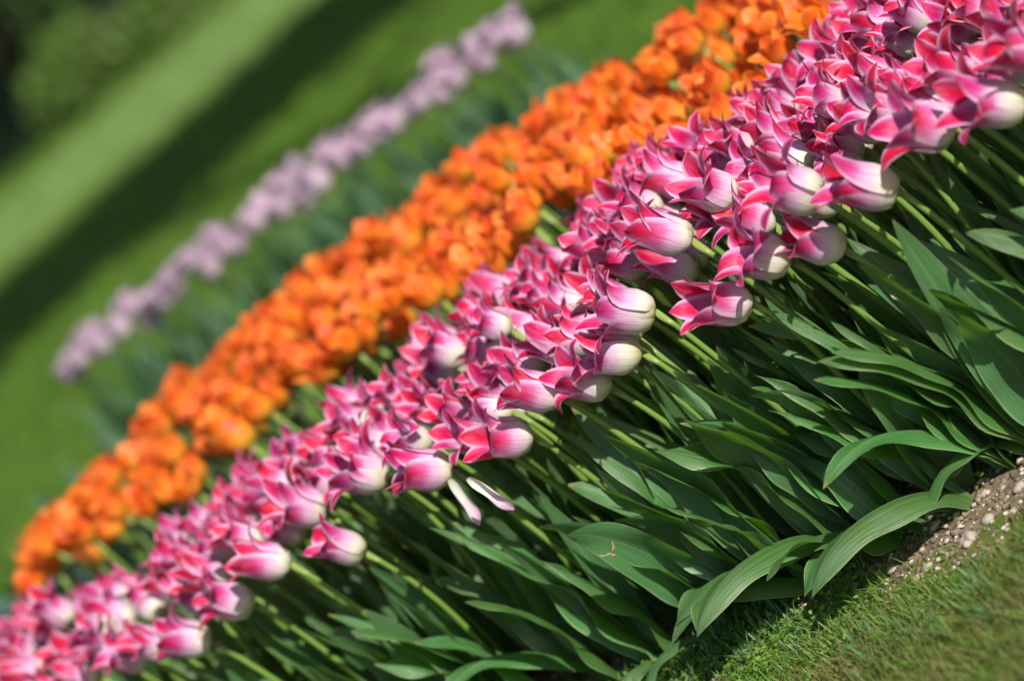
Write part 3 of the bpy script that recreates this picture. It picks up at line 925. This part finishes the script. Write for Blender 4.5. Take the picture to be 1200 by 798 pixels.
# taller cool-green grass tufts and small leafy weeds at the foot of the leaves
tall = []
for (px, py, n, hh) in [(905, 705, 70, 0.045), (880, 690, 60, 0.05), (930, 690, 60, 0.05), (860, 735, 70, 0.045), (975, 665, 40, 0.04), (830, 760, 60, 0.04), (900, 730, 60, 0.04),
                        (940, 720, 40, 0.03), (800, 785, 60, 0.04), (1000, 650, 30, 0.035), (1035, 615, 30, 0.035), (760, 800, 50, 0.04), (985, 690, 30, 0.03), (870, 770, 60, 0.03), (930, 755, 60, 0.028)]:
    c = unproj(px, py, 0.01)
    for i in range(n):
        x, y = c.x + R.gauss(0, 0.013), c.y + R.gauss(0, 0.022)
        tall.append((x, y, max(0, ground_z((x, y))) - 0.003, hh * R.uniform(0.4, 1.2), R.uniform(0.0008, 0.0016), R.uniform(0, 6.28), R.uniform(0.05, 1.0)))
for k in range(170):
    s0, t0 = R.uniform(1.5, 3.05), R.choice((R.uniform(2.15, 2.57), R.uniform(2.5, 2.72)))
    if s0 < 2.2 and t0 > 2.57:
        continue
    c = st(s0, t0)
    for i in range(R.randint(8, 26)):
        x, y = c.x + R.gauss(0, 0.010), c.y + R.gauss(0, 0.010)
        tall.append((x, y, max(0, ground_z((x, y))) - 0.003, R.uniform(0.018, 0.040), R.uniform(0.0008, 0.0016), R.uniform(0, 6.28), R.uniform(0.1, 1.2)))
blades('tufted_grass', tall, M_grass_c, 'cool green grass tufts at the foot of the tulip leaves')

def weeds(name, centres, label):
    verts, faces = [], []
    for (px, py, n, rad_, hh) in centres:
        c = unproj(px, py, 0.01)
        for i in range(int(n * 1.9)):
            x, y = c.x + R.gauss(0, rad_), c.y + R.gauss(0, rad_ * 1.5)
            z = max(0, ground_z((x, y))) + R.uniform(0.001, hh) * R.random() ** 0.5
            L = R.uniform(0.0035, 0.0095)
            yaw, pit = R.uniform(0, 6.28), R.uniform(-0.3, 0.9)
            M = Matrix.Translation((x, y, z)) @ Matrix.Rotation(yaw, 4, 'Z') @ Matrix.Rotation(-pit, 4, 'Y') @ Matrix.Rotation(R.uniform(-0.5, 0.5), 4, 'X')
            b = len(verts)
            for q in ((0, 0, 0), (L * 0.45, L * 0.36, 0.0008), (L, 0, -0.0004), (L * 0.45, -L * 0.36, 0.0008), (L * 0.5, 0, -0.0004)):
                verts.append(tuple(M @ Vector(q)))
            faces += [(b, b + 4, b + 1), (b + 1, b + 4, b + 2), (b + 2, b + 4, b + 3), (b + 3, b + 4, b)]
    return link(name, new_mesh(name, verts, faces, None, [M_weed]), kind='stuff', label=label, category='weeds')
weeds('weeds', [(1025, 590, 260, 0.018, 0.02), (1060, 570, 160, 0.018, 0.02), (1010, 615, 240, 0.018, 0.02), (950, 660, 180, 0.02, 0.02), (900, 715, 260, 0.02, 0.022), (860, 745, 260, 0.02, 0.025),
                (830, 770, 300, 0.02, 0.025), (790, 775, 260, 0.018, 0.025), (760, 790, 260, 0.018, 0.025), (1130, 540, 140, 0.018, 0.02), (1165, 535, 120, 0.02, 0.02), (940, 735, 160, 0.02, 0.015),
                (880, 775, 200, 0.022, 0.015), (985, 640, 120, 0.015, 0.02), (1090, 690, 80, 0.02, 0.01), (1000, 720, 120, 0.03, 0.01), (720, 810, 200, 0.02, 0.025), (870, 800, 120, 0.03, 0.012), (960, 760, 90, 0.03, 0.01), (1060, 730, 60, 0.03, 0.01), (920, 745, 160, 0.025, 0.02), (990, 690, 140, 0.025, 0.02)],
      'tiny bright green weeds spreading between leaves and soil')

# the two loose petals and the dried scraps caught among the leaves
lp = petal_mesh('loose_petal', [(0, 0), (0.35, 1.2), (0.5, 2.6), (0.4, 4.0), (0.2, 5.2), (0.5, 6.2)], [0.3, 0.9, 1.15, 1.05, 0.7, 0.1], 1.0, M_spent, 0.0, seed=901, flat=0.6)
for (px, py, z, tw, sw, lab) in [(526, 562, 0.345, 1.2, 0.10, 'spent white petal with a lilac tip, hanging down among the stems'),
                                 (548, 560, 0.345, 1.9, -0.22, 'spent white petal beside the hanging one, nearer the broad leaves')]:
    p = unproj(px, py, z)
    link('loose_petal', lp, None, Matrix.Translation(p) @ Matrix.Rotation(math.pi + sw, 4, 'Y') @ Matrix.Rotation(tw, 4, 'Z'), label=lab, category='petal', group='spent petals among the leaves')
def scrap(seed):
    rr = random.Random(seed)
    v, f = [], []
    ctl = [(0.0, 0.0, 0.0)]
    for i in range(4):
        a = ctl[-1]
        ctl.append((a[0] + rr.uniform(-0.008, 0.008), a[1] + rr.uniform(-0.005, 0.005), a[2] + rr.uniform(0.001, 0.006)))
    pts = [spline(ctl, i / 12) for i in range(13)]
    tube(v, f, pts, [0.0006 + 0.0016 * abs(math.sin(i * 1.1 + seed)) * (1 - i / 14) for i in range(13)], seg=6)
    a = ctl[2]
    tube(v, f, [a, (a[0] + 0.006, a[1], a[2] + 0.003), (a[0] + 0.009, a[1] + 0.002, a[2] + 0.009)], [0.001, 0.0016, 0.0004], seg=5)
    return new_mesh('dried_scrap', v, f, None, [M_dry])
for i, (px, py, lab) in enumerate([(722, 650, 'withered brown flower scrap lying on a broad leaf')]):
    p = unproj(px, py, 0.20)
    link('dried_scrap', scrap(i + 3), None, Matrix.Translation(p), label=lab, category='dried flower')

# ------------------------------------------------------------------ lawn blades further off, so that the far turf is not a bare sheet
far = []
for i in range(42000):
    y = 5.2 + 13.5 * R.random() ** 1.4
    x = R.uniform(-0.17, 0.13) * y + R.uniform(-0.3, 0.3)
    s, t = to_st((x, y))
    if bed_depth(s, t) > -0.02:
        continue
    k = 0.6 + y / 12
    far.append((x, y, -0.004, R.uniform(0.02, 0.04) * k, R.uniform(0.0016, 0.003) * k, R.uniform(0, 6.28), R.uniform(0.1, 1.2)))
blades('lawn_grass', far, M_lawn, 'mown green lawn stretching away behind the flower bed')

# ------------------------------------------------------------------ shrubs, hedge and trees behind
def foliage(name, blobs, n, size, mat, seed, flat=0.0):
    rr = random.Random(seed)
    verts, faces = [], []
    tot = sum(b[3] * b[4] * b[5] for b in blobs)
    for (bx, by, bz, rx, ry, rz) in blobs:
        for i in range(int(n * rx * ry * rz / tot)):
            d = Vector((rr.gauss(0, 1), rr.gauss(0, 1), rr.gauss(0, 1))).normalized()
            q = rr.random() ** 0.45
            lump = 1 + 0.28 * noise.noise(d * 2.6 + Vector((bx, by, seed)))
            p = Vector((bx + d.x * rx * q * lump, by + d.y * ry * q * lump, bz + d.z * rz * q * lump))
            if p.z < 0.02:
                continue
            if noise.noise(p * (1.1 / max(size * 6, 0.15)) + Vector((seed, 0, 0))) < -0.22:
                continue
            L = size * rr.uniform(0.6, 1.3)
            M = Matrix.Translation(p) @ Matrix.Rotation(rr.uniform(0, 6.28), 4, 'Z') @ Matrix.Rotation(rr.uniform(-1.3, 1.3), 4, 'Y') @ Matrix.Rotation(rr.uniform(-0.8, 0.8), 4, 'X')
            b = len(verts)
            for c in ((0, 0, 0), (L * 0.5, L * 0.3, L * 0.06), (L, 0, -L * 0.05), (L * 0.5, -L * 0.3, L * 0.06)):
                verts.append(tuple(M @ Vector(c)))
            faces.append((b, b + 1, b + 2, b + 3))
    return new_mesh(name, verts, faces, None, [mat])

def trunk_mesh(h, r, limbs, seed):
    rr = random.Random(seed)
    v, f = [], []
    tube(v, f, [(0, 0, -0.05), (0.03, 0, h * 0.1), (rr.uniform(-0.1, 0.1), rr.uniform(-0.1, 0.1), h * 0.5), (rr.uniform(-0.15, 0.15), rr.uniform(-0.15, 0.15), h)], [r * 1.5, r, r * 0.75, r * 0.3], seg=10)
    for i in range(limbs):
        z = h * rr.uniform(0.35, 0.85)
        a = rr.uniform(0, 6.28)
        L = h * rr.uniform(0.25, 0.4)
        c, s = math.cos(a), math.sin(a)
        tube(v, f, [(0, 0, z), (c * L * 0.5, s * L * 0.5, z + L * 0.35), (c * L, s * L, z + L * 0.6)], [r * 0.4, r * 0.25, r * 0.08], seg=7)
    return new_mesh('trunk', v, f, None, [M_bark])

def plant(name, loc, parts, label, cat, group=None):
    root = bpy.data.objects.new(name, None)
    COL.objects.link(root)
    root.location = loc
    for pn, me in parts:
        link(pn, me, root)
    root['label'] = label
    root['category'] = cat
    if group:
        root['group'] = group
    return root

shr = [(-0.62, 18.5, 0.36, 0.46, 'tallest green shrub of the far border, against the dark hedge'), (-0.98, 18.9, 0.20, 0.34, 'small pale green shrub at the lower end of the far border'),
       (-0.18, 18.3, 0.26, 0.28, 'low green shrub at the upper end of the far border, beside the pale lawn stripe')]
for i, (x, y, r, h, lab) in enumerate(shr):
    blobs = [(0, 0, h * 0.5, r, r * 0.8, h * 0.55), (r * 0.45, -0.1, h * 0.38, r * 0.55, r * 0.5, h * 0.42), (-r * 0.5, 0.05, h * 0.42, r * 0.5, r * 0.5, h * 0.45)]
    v, f = [], []
    for k in range(5):
        a = k * 1.26
        tube(v, f, [(0, 0, -0.02), (0.1 * math.cos(a), 0.1 * math.sin(a), h * 0.35), (0.22 * math.cos(a), 0.22 * math.sin(a), h * 0.75)], [0.02, 0.014, 0.006], seg=6)
    plant('shrub', (x, y, 0), [('crown', foliage('crown', blobs, 2600, 0.07, M_shrub, 30 + i)), ('stem', new_mesh('stem', v, f, None, [M_bark]))], lab, 'shrub', 'shrubs of the far border')

hb = [(x * 0.55, R.uniform(-0.1, 0.1), z, 0.55, 0.5, 0.55) for x in range(-7, 8) for z in (0.35, 0.95, 1.5)]
v, f = [], []
for x in range(-7, 8):
    tube(v, f, [(x * 0.55, 0, -0.03), (x * 0.55 + 0.05, 0.02, 0.8), (x * 0.55 - 0.04, 0, 1.5)], [0.04, 0.03, 0.012], seg=6)
plant('evergreen_hedge', (-1.2, 22.2, 0), [('crown', foliage('crown', hb, 26000, 0.085, M_yew, 51)), ('stem', new_mesh('stem', v, f, None, [M_bark]))], 'dark evergreen hedge in deep shade at the upper left', 'hedge')

def tree(loc, h, r, label, seed, n=9000):
    rr = random.Random(seed)
    blobs = [(0, 0, h, r, r, r * 0.85)]
    for k in range(7):
        a = k * 0.9 + rr.uniform(-0.2, 0.2)
        q = rr.uniform(0.45, 0.7) * r
        blobs.append((math.cos(a) * q, math.sin(a) * q, h + rr.uniform(-0.5, 0.5) * r, r * rr.uniform(0.45, 0.65), r * rr.uniform(0.45, 0.65), r * rr.uniform(0.4, 0.6)))
    plant('shade_tree', loc, [('crown', foliage('crown', blobs, n, 0.22, M_tree, seed)), ('trunk', trunk_mesh(h, 0.2, 7, seed))], label, 'tree', 'trees round the lawn')
tree((1.35, 16.6, 0), 5.2, 2.1, 'unseen leafy tree added to shade the hedge beyond the lawn', 61, 14000)  # out of view, added so that its crown shades the hedge
tree((5.0, 20.2, 0), 6.0, 2.8, 'taller leafy tree behind the shrubs of the far border', 62)
tree((-1.4, 25.5, 0), 4.6, 3.2, 'dark leafy tree standing behind the evergreen hedge', 63)
tree((1.4, 24.5, 0), 4.4, 2.8, 'leafy tree rising behind the end of the hedge', 64)

# unseen box-headed trees, added and shaped to throw the dark band across the lawn
for i, (x, lab) in enumerate(((1.25, 'unseen clipped tree added to cast the dark lawn band, nearest the flower beds'), (2.6, 'unseen clipped tree added to cast the dark lawn band, second of the row'),
                              (3.95, 'unseen clipped tree added to cast the dark lawn band, farthest of the row'))):
    cb = [(a * 0.45, b * 0.4, 4.0 + c * 0.4, 0.42, 0.40, 0.40) for a in (-1, 0, 1) for b in (-1, 0, 1) for c in range(3)]
    plant('shadow_caster_tree', (x, 7.35, 0), [('crown', foliage('crown', cb, 9000, 0.12, M_tree, 71 + i)), ('trunk', trunk_mesh(4.6, 0.09, 5, 71 + i))], lab, 'tree', 'unseen trees added to cast the dark lawn band')

print('TULIPS', len(pink), len(orange), len(lilac))
